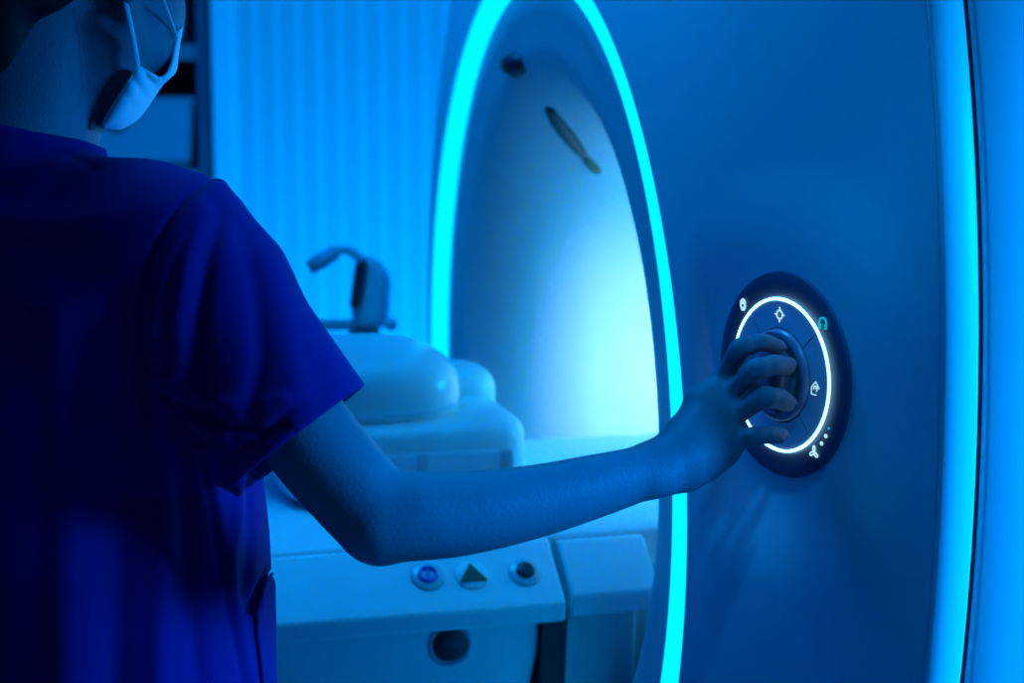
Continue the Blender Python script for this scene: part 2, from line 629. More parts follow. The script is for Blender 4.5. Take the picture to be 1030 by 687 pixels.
# --- front cover: domed face from the ring out to an elliptical outline
EA, EB, EZ = 0.7435, 0.87, 0.05
RO, RIN = 0.481, 0.421


def ell_r(th, A, B, z0):
    """distance from the centre to an ellipse (semi-axes A, B, raised by z0) in direction th"""
    c, s = math.cos(th), math.sin(th)
    a = (c / A) ** 2 + (s / B) ** 2
    b = -2 * s * z0 / B ** 2
    cc = (z0 / B) ** 2 - 1
    return (-b + math.sqrt(b * b - 4 * a * cc)) / (2 * a)


def ring_out(th):
    return ell_r(th, 0.479, 0.4876, -0.016)


def ring_in(th):
    return ell_r(th, 0.4245, 0.4595, -0.016)


NT = 480


def edge_r(th):
    """distance from ring centre to the face outline in direction th"""
    c, s = math.cos(th), math.sin(th)
    a = (c / EA) ** 2 + (s / EB) ** 2
    b = -2 * s * EZ / EB ** 2
    cc = (EZ / EB) ** 2 - 1
    return (-b + math.sqrt(b * b - 4 * a * cc)) / (2 * a)


def face_pt(r, th, dh=0.0):
    s, z = r * math.cos(th), r * math.sin(th)
    return G(s, face_h(s, z) + dh, z)


vs, fs = [], []
NR = 56
for j in range(NR + 1):
    u = j / NR
    for i in range(NT):
        th = 2 * PI * i / NT
        r = ring_out(th) + 0.001 + (edge_r(th) - ring_out(th) - 0.001) * u
        vs.append(face_pt(r, th))
for j in range(NR):
    for i in range(NT):
        k = (i + 1) % NT
        fs.append((j * NT + i, j * NT + k, (j + 1) * NT + k, (j + 1) * NT + i))
# inner return behind the light ring
for i in range(NT):
    th = 2 * PI * i / NT
    vs.append(face_pt(ring_out(th) + 0.001, th, -0.02))
b0 = (NR + 1) * NT
for i in range(NT):
    fs.append((i, (i + 1) % NT, b0 + (i + 1) % NT, b0 + i))
# flip orientation consistent: face normal must look to +GA
front = mesh_obj('front_cover', vs, fs, M['cover'], mri, fix=False, angle=60)


def orient(o, ref_dir):
    me = o.data
    n = sum((p.normal * p.area for p in me.polygons), Vector())
    if n.dot(Vector(ref_dir)) < 0:
        me.flip_normals()


orient(front, GA)


def rim_strip(name, material, prof, parent=mri):
    """sweep a profile of (outward, h) offsets round the face outline"""
    vs, fs = [], []
    m = len(prof)
    for i in range(NT):
        th = 2 * PI * i / NT
        r = edge_r(th)
        s, z = r * math.cos(th), r * math.sin(th)
        h0 = face_h(s, z)
        nx, nz = s / EA ** 2, (z - EZ) / EB ** 2
        L = math.hypot(nx, nz)
        nx, nz = nx / L, nz / L
        for (o, dh) in prof:
            vs.append(G(s + nx * o, h0 + dh, z + nz * o))
    for i in range(NT):
        k = (i + 1) % NT
        for j in range(m - 1):
            fs.append((i * m + j, i * m + j + 1, k * m + j + 1, k * m + j))
    return mesh_obj(name, vs, fs, material, parent, angle=50)


rim_strip('edge_trim', M['trim'], [(-0.001, -0.0005), (0.003, -0.0006), (0.0048, -0.002), (0.0066, -0.012), (0.0075, -0.0235), (0.006, -0.026), (0.002, -0.027)])
rim_strip('edge_seam', M['seam'], [(0.004, -0.024), (0.003, -0.030), (0.004, -0.036)])
side_prof = [(0.003, -0.031), (0.0075, -0.0315), (0.0095, -0.034), (0.014, -0.06), (0.03, -0.14), (0.05, -0.26), (0.06, -0.5), (0.06, -1.2), (0.05, -1.45), (0.0, -1.58), (-0.1, -1.62)]
rim_strip('side_cover', M['cover'], side_prof)
# rear cover
vs, fs = [], []
for j, (f, dh) in enumerate(((0, -1.62), (1, -1.60))):
    for i in range(NT):
        th = 2 * PI * i / NT
        if f == 0:
            r, h = 0.31, -1.60
            vs.append(G(r * math.cos(th), h, r * math.sin(th)))
        else:
            r = edge_r(th)
            s, z = r * math.cos(th), r * math.sin(th)
            q = (r - 0.1) / r
            vs.append(G(s * q, face_h(s, z) - 1.62, z * q))
for i in range(NT):
    k = (i + 1) % NT
    fs.append((i, k, NT + k, NT + i))
mesh_obj('rear_cover', vs, fs, M['cover'], mri)
# plinth down to the floor
MB(G).prism([(-0.55, -GC[2] + 0.0), (0.55, -GC[2] + 0.0), (0.50, -0.70), (-0.50, -0.70)], -1.35, -0.22).build('plinth', M['cover'], mri, smooth=False, bevel=0.01)

# --- light ring: a slightly domed cyan band
band = [(0.0, -0.0040)] + [(k / 8, -0.0017 + 0.0067 * k / 8 + 0.0006 * math.sin(PI * k / 8)) for k in range(9)] + [(1.0, -0.012)]
vs, fs = [], []
m = len(band)
for i in range(NT):
    th = 2 * PI * i / NT
    a_, b_ = ring_in(th), ring_out(th)
    for (u, dh) in band:
        r = a_ + (b_ - a_) * u
        vs.append(G(r * math.cos(th), dh, r * math.sin(th)))
for i in range(NT):
    k = (i + 1) % NT
    for j in range(m - 1):
        fs.append((i * m + j, i * m + j + 1, k * m + j + 1, k * m + j))
lr = mesh_obj('light_ring', vs, fs, M['ring'], mri)

# --- flared funnel and bore
RB = 0.287
FA, FB = 0.097, 0.150
prof = [(RIN + 0.004, -0.016), (RIN + 0.0005, -0.0035), (0.412, -0.0065)]
NP = 22
for k in range(NP + 1):
    ph = PI / 2 * (1 - k / NP)
    prof.append((RB + FA * (1 - math.cos(ph)) + 0.0, -0.0075 - FB * (1 - math.sin(ph))))
prof[3] = (RB + FA + 0.004, -0.0078)
for h in (-0.25, -0.4, -0.7, -1.1, -1.5, -1.6):
    prof.append((RB, h))
vs, fs = [], []
m = len(prof)
for i in range(NT):
    th = 2 * PI * i / NT
    for jj, (r, h) in enumerate(prof):
        if jj < 2:
            r = ring_in(th) + (0.004 if jj == 0 else 0.0005)
        vs.append(G(r * math.cos(th), h, r * math.sin(th)))
for i in range(NT):
    k = (i + 1) % NT
    for j in range(m - 1):
        fs.append((i * m + j, i * m + j + 1, k * m + j + 1, k * m + j))
mesh_obj('bore_lining', vs, fs, M['bore'], mri, fix=False)
fun_prof = prof


def funnel_hit(px, py):
    """first point of the ray through a pixel on the far funnel wall -> (theta, h)"""
    r = ray(px, py)
    hs = np.array([p[1] for p in fun_prof[3:]])[::-1]
    rs = np.array([p[0] for p in fun_prof[3:]])[::-1]
    best = None
    for d in np.arange(1.5, 3.2, 0.001):
        D = CAM + r * d - GC
        s, h, z = D @ GT, D @ GA, D[2]
        if h < -0.008 and math.hypot(s, z) > np.interp(h, hs, rs) and d > 1.75:
            return math.atan2(z, s), h
    return None


def funnel_pt(th, h, off):
    hs = np.array([p[1] for p in fun_prof[3:]])[::-1]
    rs = np.array([p[0] for p in fun_prof[3:]])[::-1]
    r = float(np.interp(h, hs, rs)) - off
    return G(r * math.cos(th), h, r * math.sin(th))


def funnel_slot(name, pxs, width, material, parent):
    hits = [funnel_hit(*p) for p in pxs]
    hits = [h for h in hits if h]
    path = smooth_path([(a, b, 0) for a, b in hits], 6)
    pts = [funnel_pt(p[0], p[1], 0.001) for p in path]
    n = len(pts)
    rad = [width * (0.6 + 0.4 * math.sin(PI * min(1, max(0, i / (n - 1))))) for i in range(n)]
    v, f = tube_mesh(pts, rad, 10)
    return mesh_obj(name, v, f, material, parent)


funnel_slot('camera_slot', [(553, 108), (562, 122), (574, 138), (586, 154)], 0.009, M['black'], mri)
funnel_slot('sensor_tip', [(588, 157), (595, 165), (602, 172)], 0.006, M['green'], mri)
hp = funnel_hit(515, 36)
if hp:
    c = funnel_pt(hp[0], hp[1], 0.0)
else:
    c = P(515, 34, 1.98)
v, f = tube_mesh([c - GT * 0.03, c, c + GT * 0.03], [0.010, 0.014, 0.010], 10)
mesh_obj('microphone', v, f, M['black'], mri)

# ------------------------------------------------------------------ control dial
def D(u, w, v):
    return PC + u * PT + w * PN + v * GZ


def panel_uv(px, py, w=0.0):
    r = ray(px, py)
    L = ((PC + w * PN - CAM) @ PN) / (r @ PN)
    q = CAM + r * L - PC
    return q @ PT, q[2]


dial = MB(D).lathe([(0.0, -0.0015), (0.0595, -0.0015), (0.0605, -0.0008), (0.0765, -0.0008), (0.0785, -0.0016), (0.0792, -0.004), (0.0792, -0.016), (0.0, -0.016)], 128) \
    .build('control_dial', M['dial_dark'], mri, angle=50)


def dsub(name, mb, m, **k):
    return mb.build(name, m, dial, **k)


# touch surface: four quadrant segments with thin gaps on the diagonals
gap = 0.0006
for q in range(4):
    a0 = math.radians(42 + 90 * q)
    vs, fs = [], []
    n = 24
    for w in (-0.001, 0.0005):
        for rr in (0.0365, 0.0568):
            for i in range(n + 1):
                dg = gap / rr
                t_ = a0 + dg + (PI / 2 - 2 * dg) * i / n
                vs.append((rr * math.cos(t_), w, rr * math.sin(t_)))
    N1 = n + 1
    for i in range(n):
        fs += [(i, i + 1, N1 + i + 1, N1 + i), (2 * N1 + i, 3 * N1 + i, 3 * N1 + i + 1, 2 * N1 + i + 1),
               (i, 2 * N1 + i, 2 * N1 + i + 1, i + 1), (N1 + i, N1 + i + 1, 3 * N1 + i + 1, 3 * N1 + i)]
    fs += [(0, N1, 3 * N1, 2 * N1), (n, 2 * N1 + n, 3 * N1 + n, N1 + n)]
    dsub('touch_segment', MB(D).add(vs, fs), M['dial_mid'], angle=30)
# white light circle
v, f = [], []
pts = [D(0.0583 * math.cos(2 * PI * i / 128), 0.0002, 0.0583 * math.sin(2 * PI * i / 128)) for i in range(128)]
v, f = tube_mesh(pts, 0.00125, 8, closed=True)
mesh_obj('light_circle', v, f, M['white_led'], dial)
# collar and knob
dsub('knob_collar', MB(D).lathe([(0.0, -0.001), (0.0358, -0.001), (0.0358, 0.001), (0.0345, 0.0045), (0.032, 0.006), (0.0285, 0.0045), (0.026, -0.0005), (0.0, -0.0005)], 96), M['knob'], angle=60)
dsub('knob', MB(D).lathe([(0.0225, -0.0005), (0.0225, 0.010), (0.0235, 0.0135), (0.0235, 0.019), (0.0215, 0.0215), (0.012, 0.0225), (0.0, 0.0225)], 96), M['knob'], angle=50)
v, f = tube_mesh([D(0.0258 * math.cos(2 * PI * i / 96), 0.0, 0.0258 * math.sin(2 * PI * i / 96)) for i in range(96)], 0.0003, 6, closed=True)
mesh_obj('knob_light_line', v, f, M['icon_teal'], dial)


def line_icon(name, paths, material, w=0.0007):
    """icon from strokes given in dial coordinates; closed flag per path"""
    vs, fs = [], []
    for pts, closed in paths:
        v, f = tube_mesh([D(p[0], 0.0006, p[1]) for p in pts], w, 6, closed=closed)
        o = len(vs)
        vs += v
        fs += [[i + o for i in q] for q in f]
    return mesh_obj(name, vs, fs, material, dial)


def arc(c, r, a0, a1, n=14, ry=None):
    ry = ry or r
    return [(c[0] + r * math.cos(math.radians(a0 + (a1 - a0) * i / n)), c[1] + ry * math.sin(math.radians(a0 + (a1 - a0) * i / n))) for i in range(n + 1)]


# cross-hair diamond
c = panel_uv(784.8, 316.5)
r = 0.0033
paths = [(arc(c, r, 0, 360, 20)[:-1], True)]
for a in (0, 90, 180, 270):
    ca, sa = math.cos(math.radians(a)), math.sin(math.radians(a))
    paths.append(([(c[0] + ca * r, c[1] + sa * r), (c[0] + ca * r * 1.75, c[1] + sa * r * 1.75)], False))
line_icon('target_icon', paths, M['icon'], 0.0006)
# headphones
c = panel_uv(828.2, 326)
q = 0.0040
paths = [([(c[0] - q, c[1] - q * 0.9)] + arc((c[0], c[1] + q * 0.2), q, 180, 0, 14) + [(c[0] + q, c[1] - q * 0.9)], False)]
for sgn in (-1, 1):
    paths.append(([(c[0] + sgn * q * 0.72, c[1] + 0.0002), (c[0] + sgn * q * 0.72, c[1] - q * 0.95)], False))
line_icon('headphone_icon', paths, M['icon_teal'], 0.00075)
# house with an arrow inside
c = panel_uv(820.8, 391)
q = 0.0046
paths = [([(c[0] + q, c[1] + q * .1), (c[0], c[1] + q * 1.15), (c[0] - q, c[1] + q * .1), (c[0] - q, c[1] - q), (c[0] + q * .3, c[1] - q)], False),
         (arc(c, q * .45, -60, 200, 10), False), ([(c[0], c[1]), (c[0] + q * .35, c[1] + q * .25)], False)]
line_icon('home_icon', paths, M['icon'], 0.00042)
# fan with three blades
c = panel_uv(819.2, 455)
paths = []
for a in (90, 210, 330):
    ca, sa = math.cos(math.radians(a)), math.sin(math.radians(a))
    cc = (c[0] + ca * 0.0026, c[1] + sa * 0.0026)
    pts = []
    for i in range(12):
        t_ = 2 * PI * i / 12
        lx, ly = 0.0024 * math.cos(t_), 0.0012 * math.sin(t_)
        pts.append((cc[0] + lx * ca - ly * sa, cc[1] + lx * sa + ly * ca))
    paths.append((pts, True))
line_icon('fan_icon', paths, M['icon'], 0.0006)
# lit palm symbol at upper left
c = panel_uv(747.8, 307)
vs = []
pal = [(-.8, -.2), (-.75, .9), (-.45, 1.0), (-.3, 1.25), (0, 1.3), (.25, 1.2), (.5, 1.05), (.75, .7), (.8, -.3), (.4, -1.0), (-.3, -1.0)]
hole = MB(D).prism([(c[0] + 0.0042 * a, c[1] + 0.0042 * b) for a, b in pal], 0.0002, 0.0009)
dsub('palm_icon', hole, M['icon'], smooth=False)
dsub('palm_icon_dot', MB(D).lathe([(0.0, 0.0013), (0.0011, 0.0013), (0.0011, 0.0005), (0.0, 0.0005)], 16, c=(c[0] + .0006, c[1])), M['dial_dark'])
for px, py, rr, mm in ((826.6, 446, 0.00155, 'icon'), (830.8, 438.6, 0.00155, 'icon'), (834, 431, 0.0010, 'icon_teal')):
    c = panel_uv(px, py)
    dsub('level_dot', MB(D).lathe([(rr, 0.0), (rr, 0.0006), (rr * .7, 0.0010), (0.0, 0.0011)], 20, c=c), M[mm])

# ================================================================== PATIENT TABLE
tab = empty('patient_table', G(0, 1.0, -GC[2]), 'white patient table running into the scanner tunnel below the outstretched arm', 'table')
TH0, TH1 = 0.047, 2.15
# tabletop plank, running through the bore
pl = [(-0.215, -0.088), (-0.20, -0.080), (0.19, -0.080), (0.203, -0.086), (0.205, -0.122), (0.18, -0.136), (-0.19, -0.136), (-0.215, -0.12)]
MB(G).prism(pl, -1.45, 2.05).build('tabletop', M['tabletop'], tab, bevel=0.004, angle=30)
# side rails with a bevelled top carrying the buttons
for sg in (1, -1):
    pr = [(0.206, -0.087), (0.216, -0.086), (0.268, -0.125), (0.275, -0.131), (0.275, -0.149), (0.262, -0.152), (0.250, -0.152), (0.206, -0.14)]
    pr = [(sg * a, b) for a, b in pr]
    MB(G).prism(pr, TH0, TH1).build('side_rail', M['table'], tab, bevel=0.003, angle=30)
# lower shroud, rounded end, undercut towards the scanner
vs, fs = [], []
outline = []
zsec = [(-0.150, 0.0, 0.252), (-0.19, 0.004, 0.252), (-0.25, 0.018, 0.250), (-0.32, 0.045, 0.240), (-0.42, 0.10, 0.215), (-0.55, 0.2, 0.19), (-0.75, 0.3, 0.17), (-GC[2] + 0.10, 0.35, 0.17), (-GC[2], 0.34, 0.22)]
NS = 10
for (z, dh, hw) in zsec:
    ringp = []
    rr = 0.05
    h0, h1 = TH0 + 0.004 + dh, TH1 - 0.1 - dh
    for (cs, ch, a0) in ((hw - rr, h1 - rr, 0), (-hw + rr, h1 - rr, 90), (-hw + rr, h0 + rr, 180), (hw - rr, h0 + rr, 270)):
        for k in range(NS + 1):
            a = math.radians(a0 + 90 * k / NS)
            ringp.append((cs + rr * math.cos(a), ch + rr * math.sin(a), z))
    vs += ringp
m = len(ringp)
for j in range(len(zsec) - 1):
    for i in range(m):
        fs.append((j * m + i, j * m + (i + 1) % m, (j + 1) * m + (i + 1) % m, (j + 1) * m + i))
fs += [tuple(range(m)), tuple(range((len(zsec) - 1) * m, len(zsec) * m))]
MB(G).add(vs, fs).build('base_shroud', M['table'], tab, angle=40)
# carriage under the plank inside the tunnel
MB(G).prism([(-0.15, -0.137), (0.17, -0.137), (0.16, -0.20), (0.13, -0.262), (-0.13, -0.262), (-0.15, -0.20)], -1.45, 0.03).build('carriage', M['table'], tab, bevel=0.006, angle=30)
dock = MB(G)
for sg in (1, -1):
    dock.prism([(sg * a, b) for a, b in [(0.206, -0.090), (0.216, -0.088), (0.258, -0.122), (0.264, -0.130), (0.262, -0.150), (0.206, -0.152)]], -0.048, 0.038)
dock.prism([(-0.222, -0.148), (0.222, -0.148), (0.215, -0.30), (0.18, -0.50), (-0.18, -0.50), (-0.215, -0.30)], -0.040, 0.034)
dock.build('docking_cover', M['table'], tab, bevel=0.003, angle=30)
MB(G).prism([(-0.245, -0.140), (0.245, -0.140), (0.225, -0.30), (0.18, -0.50), (-0.18, -0.50), (-0.225, -0.30)], 0.036, 0.060).build('docking_gap_shade', M['seam'], tab, angle=30)  # dark strip inside the docking gap, its shade put into the colour
# mattress on the tabletop
mt = [(-0.195, -0.078), (-0.205, -0.06), (-0.195, -0.043), (-0.15, -0.036), (0.15, -0.036), (0.190, -0.043), (0.198, -0.06), (0.190, -0.078)]
MB(G).prism(mt, 0.42, 2.0).build('mattress', M['mattress'], tab, bevel=0.006, angle=40)


# buttons on the bevel
bn = np.array([0.039, 0.052]); bn = bn / np.linalg.norm(bn)   # (s, z) outward


def bevel_pt(px, py):
    """pixel -> point on the rail bevel plane, (s, h, z)"""
    c0 = G(0.216, 0, -0.086)
    nrm = bn[0] * GT + bn[1] * GZ
    r = ray(px, py)
    L = ((c0 - CAM) @ nrm) / (r @ nrm)
    q = CAM + r * L - GC
    return q @ GT, q @ GA, q[2]


def on_bevel(c):
    tdir = np.array([bn[1], -bn[0]])
    return lambda a, b, cc: G(c[0] + tdir[0] * cc + bn[0] * b, c[1] + a, c[2] + tdir[1] * cc + bn[1] * b)


for px, py, mm, kind in ((430, 580, 'violet', 0), (474, 579, 'green', 1), (528, 576, 'grey', 2)):
    c = bevel_pt(px, py)
    f = on_bevel(c)
    bt = MB(f).lathe([(0.0155, 0.0), (0.0155, 0.002), (0.0135, 0.0032), (0.0, 0.0034)], 32).build('button', M['coil'] if kind != 1 else M['table'], tab, angle=50)
    if kind == 0:
        v, q = tube_mesh([f(0.008 * math.cos(t_), 0.0042, 0.008 * math.sin(t_)) for t_ in np.linspace(0, 2 * PI, 20, endpoint=False)], 0.0017, 6, closed=True)
        mesh_obj('button_symbol', v, q, M['violet'], bt)
        MB(f).box(-0.0012, 0.0012, 0.003, 0.005, -0.006, 0.006).build('button_bar', M['violet'], bt, smooth=False)
    elif kind == 1:
        MB(f).add([(-0.013, 0.003, 0.009), (0.013, 0.003, 0.009), (0.0, 0.003, -0.011), (-0.013, 0.005, 0.009), (0.013, 0.005, 0.009), (0.0, 0.005, -0.011)],
                  [(0, 1, 2), (5, 4, 3), (0, 3, 4, 1), (1, 4, 5, 2), (2, 5, 3, 0)]).build('button_symbol', M['green'], bt, smooth=False)
    else:
        MB(f).lathe([(0.009, 0.003), (0.009, 0.005), (0.007, 0.006), (0.0, 0.006)], 24).build('button_symbol', M['black'], bt)
# round hand-crank socket on the side of the shroud
c = None
r = ray(452, 648)
L = ((G(0.251, 0, 0) - CAM) @ GT) / (r @ GT)
q = CAM + r * L - GC
f = lambda a, b, cc: G(0.2505 + b, q @ GA + a, q[2] + cc)
kn = MB(f).lathe([(0.021, 0.0), (0.0205, 0.003), (0.018, 0.0035), (0.016, 0.0), (0.0, 0.0)], 40).build('release_socket', M['grey'], tab, angle=50)
MB(f).lathe([(0.0165, 0.0), (0.0165, 0.0015), (0.014, 0.003), (0.0, 0.0035)], 32).build('socket_button', M['black'], kn, angle=50)


# ================================================================== HEAD COIL ON THE TABLE
def rounded_block(mp, cx, cy, z0, hx, hy, hz, e=0.28, nu=40, nv=20, top_only=False):
    """superellipsoid sitting on z0"""
    vs, fs = [], []
    sp = lambda v, p: math.copysign(abs(v) ** p, v)
    for j in range(nv + 1):
        ph = -PI / 2 + PI * j / nv
        for i in range(nu):
            th = 2 * PI * i / nu
            vs.append((cx + hx * sp(math.cos(ph), e) * sp(math.cos(th), e), cy + hy * sp(math.cos(ph), e) * sp(math.sin(th), e), z0 + hz + hz * sp(math.sin(ph), e)))
    for j in range(nv):
        for i in range(nu):
            k = (i + 1) % nu
            fs.append((j * nu + i, j * nu + k, (j + 1) * nu + k, (j + 1) * nu + i))
    return MB(mp).add(vs, fs)


coil = empty('head_coil', G(-0.08, 0.15, -0.08), 'white head coil with a domed hood lying on the table just outside the tunnel mouth', 'head coil')
rounded_block(G, -0.055, 0.150, -0.0795, 0.135, 0.128, 0.041, 0.30).build('coil_base', M['coil'], coil, weld=True)
rounded_block(G, 0.073, 0.140, -0.065, 0.010, 0.095, 0.020, 0.35).build('side_plate', M['mattress'], coil, weld=True)
for hh in (0.052, 0.140, 0.235):
    rounded_block(G, 0.079, hh, -0.058, 0.005, 0.007, 0.016, 0.5).build('latch', M['grey'], coil, weld=True)
hd = rounded_block(G, -0.06, 0.187, -0.034, 0.115, 0.110, 0.052, 0.66, 56, 32).build('coil_hood', M['coil'], coil, weld=True)
v, f = tube_mesh([G(-0.06 + 0.1155 * math.copysign(abs(math.cos(t_)) ** .66, math.cos(t_)), 0.187 + 0.1105 * math.copysign(abs(math.sin(t_)) ** .66, math.sin(t_)), 0.010) for t_ in np.linspace(0.01, 2 * PI + .01, 64, endpoint=False)], 0.0018, 6, closed=True)
mesh_obj('hood_seam', v, f, M['mattress'], hd)
rounded_block(G, -0.125, 0.062, -0.036, 0.055, 0.046, 0.033, 0.7).build('cable_cover', M['coil'], coil, weld=True)

# ================================================================== INJECTOR STAND BEHIND THE TABLE
IN = P(362, 292, 2.62)
inj = empty('injector_stand', (IN[0], IN[1], 0), 'grey injector head with a dark screen on a stand behind the table', 'medical stand')


def IJ(px, py, dd=0.0):
    return P(px, py, 2.62 + dd)


def slab(name, pts, thick, material, dd=0.0, bevel=0.004):
    """polygon of pixels at the stand's distance, given real thickness away from the viewer"""
    fr = [IJ(a, b, dd) for a, b in pts]
    bk = [p + Fv * thick for p in fr]
    n = len(pts)
    fs = [tuple(range(n)), tuple(range(2 * n - 1, n - 1, -1))] + [(i, (i + 1) % n, n + (i + 1) % n, n + i) for i in range(n)]
    return mesh_obj(name, fr + bk, fs, material, inj, smooth=False, bevel=bevel)


slab('injector_head', [(358, 256), (376, 257), (389, 274), (386, 330), (354, 330), (352, 300)], 0.12, M['device'], bevel=0.012)
slab('screen', [(357, 264), (370, 261), (362, 311), (351, 309)], 0.015, M['black'], -0.012)
slab('tray', [(316, 321), (356, 321), (356, 332), (318, 332)], 0.14, M['grey'], -0.01)
v, f = tube_mesh(smooth_path([IJ(318, 266), IJ(330, 258), IJ(342, 251), IJ(354, 253), IJ(364, 262)], 5), 0.007, 10)
mesh_obj('handle_arm', v, f, M['coil'], inj)
v, f = tube_mesh([IJ(311, 270, -0.002), IJ(322, 263, -0.002), IJ(338, 253, -0.002)], [0.010, 0.0115, 0.010], 12)
mesh_obj('grip', v, f, M['grey'], inj)
rounded_block(lambda a, b, c: IJ(393, 326, -0.03) + np.array([a, b, c]), 0, 0, -0.009, 0.009, 0.009, 0.009, 0.9).build('control_knob', M['coil'], inj, weld=True)
xb, yb = IN[0], IN[1] + 0.06
MB(lambda a, b, c: np.array([xb + a, yb + b, c])).lathe([(0.022, 0.06), (0.022, P(362, 330, 2.62)[2] - 0.01)], 24, axis=2).build('pole', M['grey'], inj)
base_mb = MB(lambda a, b, c: np.array([xb + a, yb + b, c]))
for k in range(5):
    a = 2 * PI * k / 5
    leg, lf = tube_mesh([(0.02 * math.cos(a), 0.02 * math.sin(a), 0.075), (0.24 * math.cos(a), 0.24 * math.sin(a), 0.055)], [0.018, 0.012], 8)
    mbk = MB(lambda a_, b_, c_: np.array([xb + a_, yb + b_, c_])).add(leg, lf)
    lg = mbk.build('leg', M['grey'], inj)
    cx, cy = 0.24 * math.cos(a), 0.24 * math.sin(a)
    MB(lambda a_, b_, c_: np.array([xb + cx + a_, yb + cy + b_, 0.026 + c_])).lathe([(0.0, -0.012), (0.022, -0.012), (0.026, -0.006), (0.026, 0.006), (0.022, 0.012), (0.0, 0.012)], 20).build('caster', M['black'], lg)

# ================================================================== PERSON
BY = math.radians(40)                     # body turned to the right of straight-away
person = empty('person', (-0.36, 1.42, 0), 'person in navy scrubs and face mask seen from behind, right hand turning the dial', 'person')


def BW(r_, f_, z):
    """body frame (right, forward, up) -> world, about the spine"""
    return np.array([-0.345 + r_ * math.cos(BY) + f_ * math.sin(BY), 1.435 - r_ * math.sin(BY) + f_ * math.cos(BY), z])


# head frame
HY, HP = math.radians(36), math.radians(14)
hf = np.array([math.sin(HY) * math.cos(HP), math.cos(HY) * math.cos(HP), -math.sin(HP)])
hr = np.array([math.cos(HY), -math.sin(HY), 0.0])
hu = np.cross(hr, hf)
HC = P(66, -8, 1.445)
HR = np.stack([hr, hf, hu], 1)


def HW(x, y, z):
    return HC + HR @ np.array([x, y, z])


fb = Field(axis((-0.80, -0.24, 0.005), (-0.24, 0.115, 0.003), (0.115, 0.225, 0.0015)),
           axis((1.05, 1.33, 0.0045), (1.33, 1.445, 0.0015), (1.445, 1.72, 0.0045)),
           axis((0.0, 0.9, 0.012), (0.9, 1.115, 0.0035), (1.115, 1.215, 0.0015), (1.215, 1.64, 0.0035)))
# torso and legs (under the clothes)
fb.stack([(0.84, *BW(0, 0, 0)[:2], 0.155, 0.105), (0.95, *BW(0, 0, 0)[:2], 0.150, 0.10), (1.08, *BW(0, 0, 0)[:2], 0.125, 0.09),
          (1.20, *BW(0, 0, 0)[:2], 0.140, 0.095), (1.26, *BW(0, 0, 0)[:2], 0.13, 0.075)], BY, 0.03)
for sg in (-1, 1):
    fb.cone(BW(0.085 * sg, 0, 0.84), BW(0.09 * sg, 0.015, 0.47), 0.078, 0.052, 0.03)
    fb.cone(BW(0.09 * sg, 0.015, 0.47), BW(0.09 * sg, -0.01, 0.09), 0.052, 0.035, 0.02)
    fb.cone(BW(0.09 * sg, -0.02, 0.055), BW(0.095 * sg, 0.12, 0.04), 0.035, 0.03, 0.02)
# neck and shoulders
nb = P(22, 190, 1.425)
fb.cone(nb, HW(0.0, -0.018, -0.035), 0.055, 0.050, 0.03)
fb.cone(P(30, 215, 1.42), P(185, 240, 1.35), 0.035, 0.030, 0.04)
fb.cone(BW(-0.02, 0, 1.24), BW(-0.145, 0, 1.235), 0.04, 0.034, 0.04)
# left arm, hanging
LS, LE, LWr = BW(-0.165, 0, 1.225), BW(-0.215, -0.02, 0.97), BW(-0.21, 0.06, 0.76)
fb.cone(LS, LE, 0.040, 0.033, 0.02)
fb.cone(LE, LWr, 0.033, 0.022, 0.01)
fb.cone(LWr, LWr + np.array([0, 0.01, -0.07]), 0.024, 0.026, 0.012)
for k in range(4):
    q0 = LWr + (k - 1.5) * 0.018 * np.array([math.sin(BY), math.cos(BY), 0]) + np.array([0, 0, -0.08])
    fb.chain([q0, q0 + np.array([0.004, 0.0, -0.035]), q0 + np.array([0.014, 0, -0.062])], [0.009, 0.008, 0.0065], 0.004)
fb.chain([LWr + np.array([0.02, 0.02, -0.03]), LWr + np.array([0.05, 0.045, -0.06]), LWr + np.array([0.055, 0.05, -0.09])], [0.012, 0.010, 0.008], 0.006)
# ---- right arm (the one in view)
pxm = lambda r, d: r * d / FPX
SHO, dS = (190, 240), 1.345
arm = [(190, 240, 1.345, 46), (250, 345, 1.325, 47), (308, 436, 1.312, 49), (354, 491, 1.306, 48), (379, 518, 1.304, 46.5)]
fb.chain([P(*a[:3]) for a in arm], [pxm(a[3], a[2]) for a in arm], 0.012)
fore = [(383, 522, 1.303, 46), (415, 519, 1.306, 45.5), (450, 518, 1.312, 43.5), (500, 511.5, 1.322, 40), (550, 501.5, 1.334, 36), (600, 488.5, 1.347, 32), (640, 477.5, 1.357, 28), (668, 469, 1.366, 26)]
fb.chain([P(*a[:3]) for a in fore], [pxm(a[3], a[2]) for a in fore], 0.004)
# olecranon
fb.cone(P(374, 544, 1.308), P(382, 547, 1.306), 0.0105, 0.0105, 0.012)
# wrist knob (ulna head)
fb.cone(P(662, 485, 1.352), P(668, 484, 1.354), 0.0085, 0.0085, 0.012)
fb.cone(P(650, 465, 1.370), P(676, 456, 1.376), 0.0125, 0.0125, 0.010)
fb.cone(P(668, 470, 1.366), P(690, 456, 1.378), 0.0185, 0.0200, 0.008)
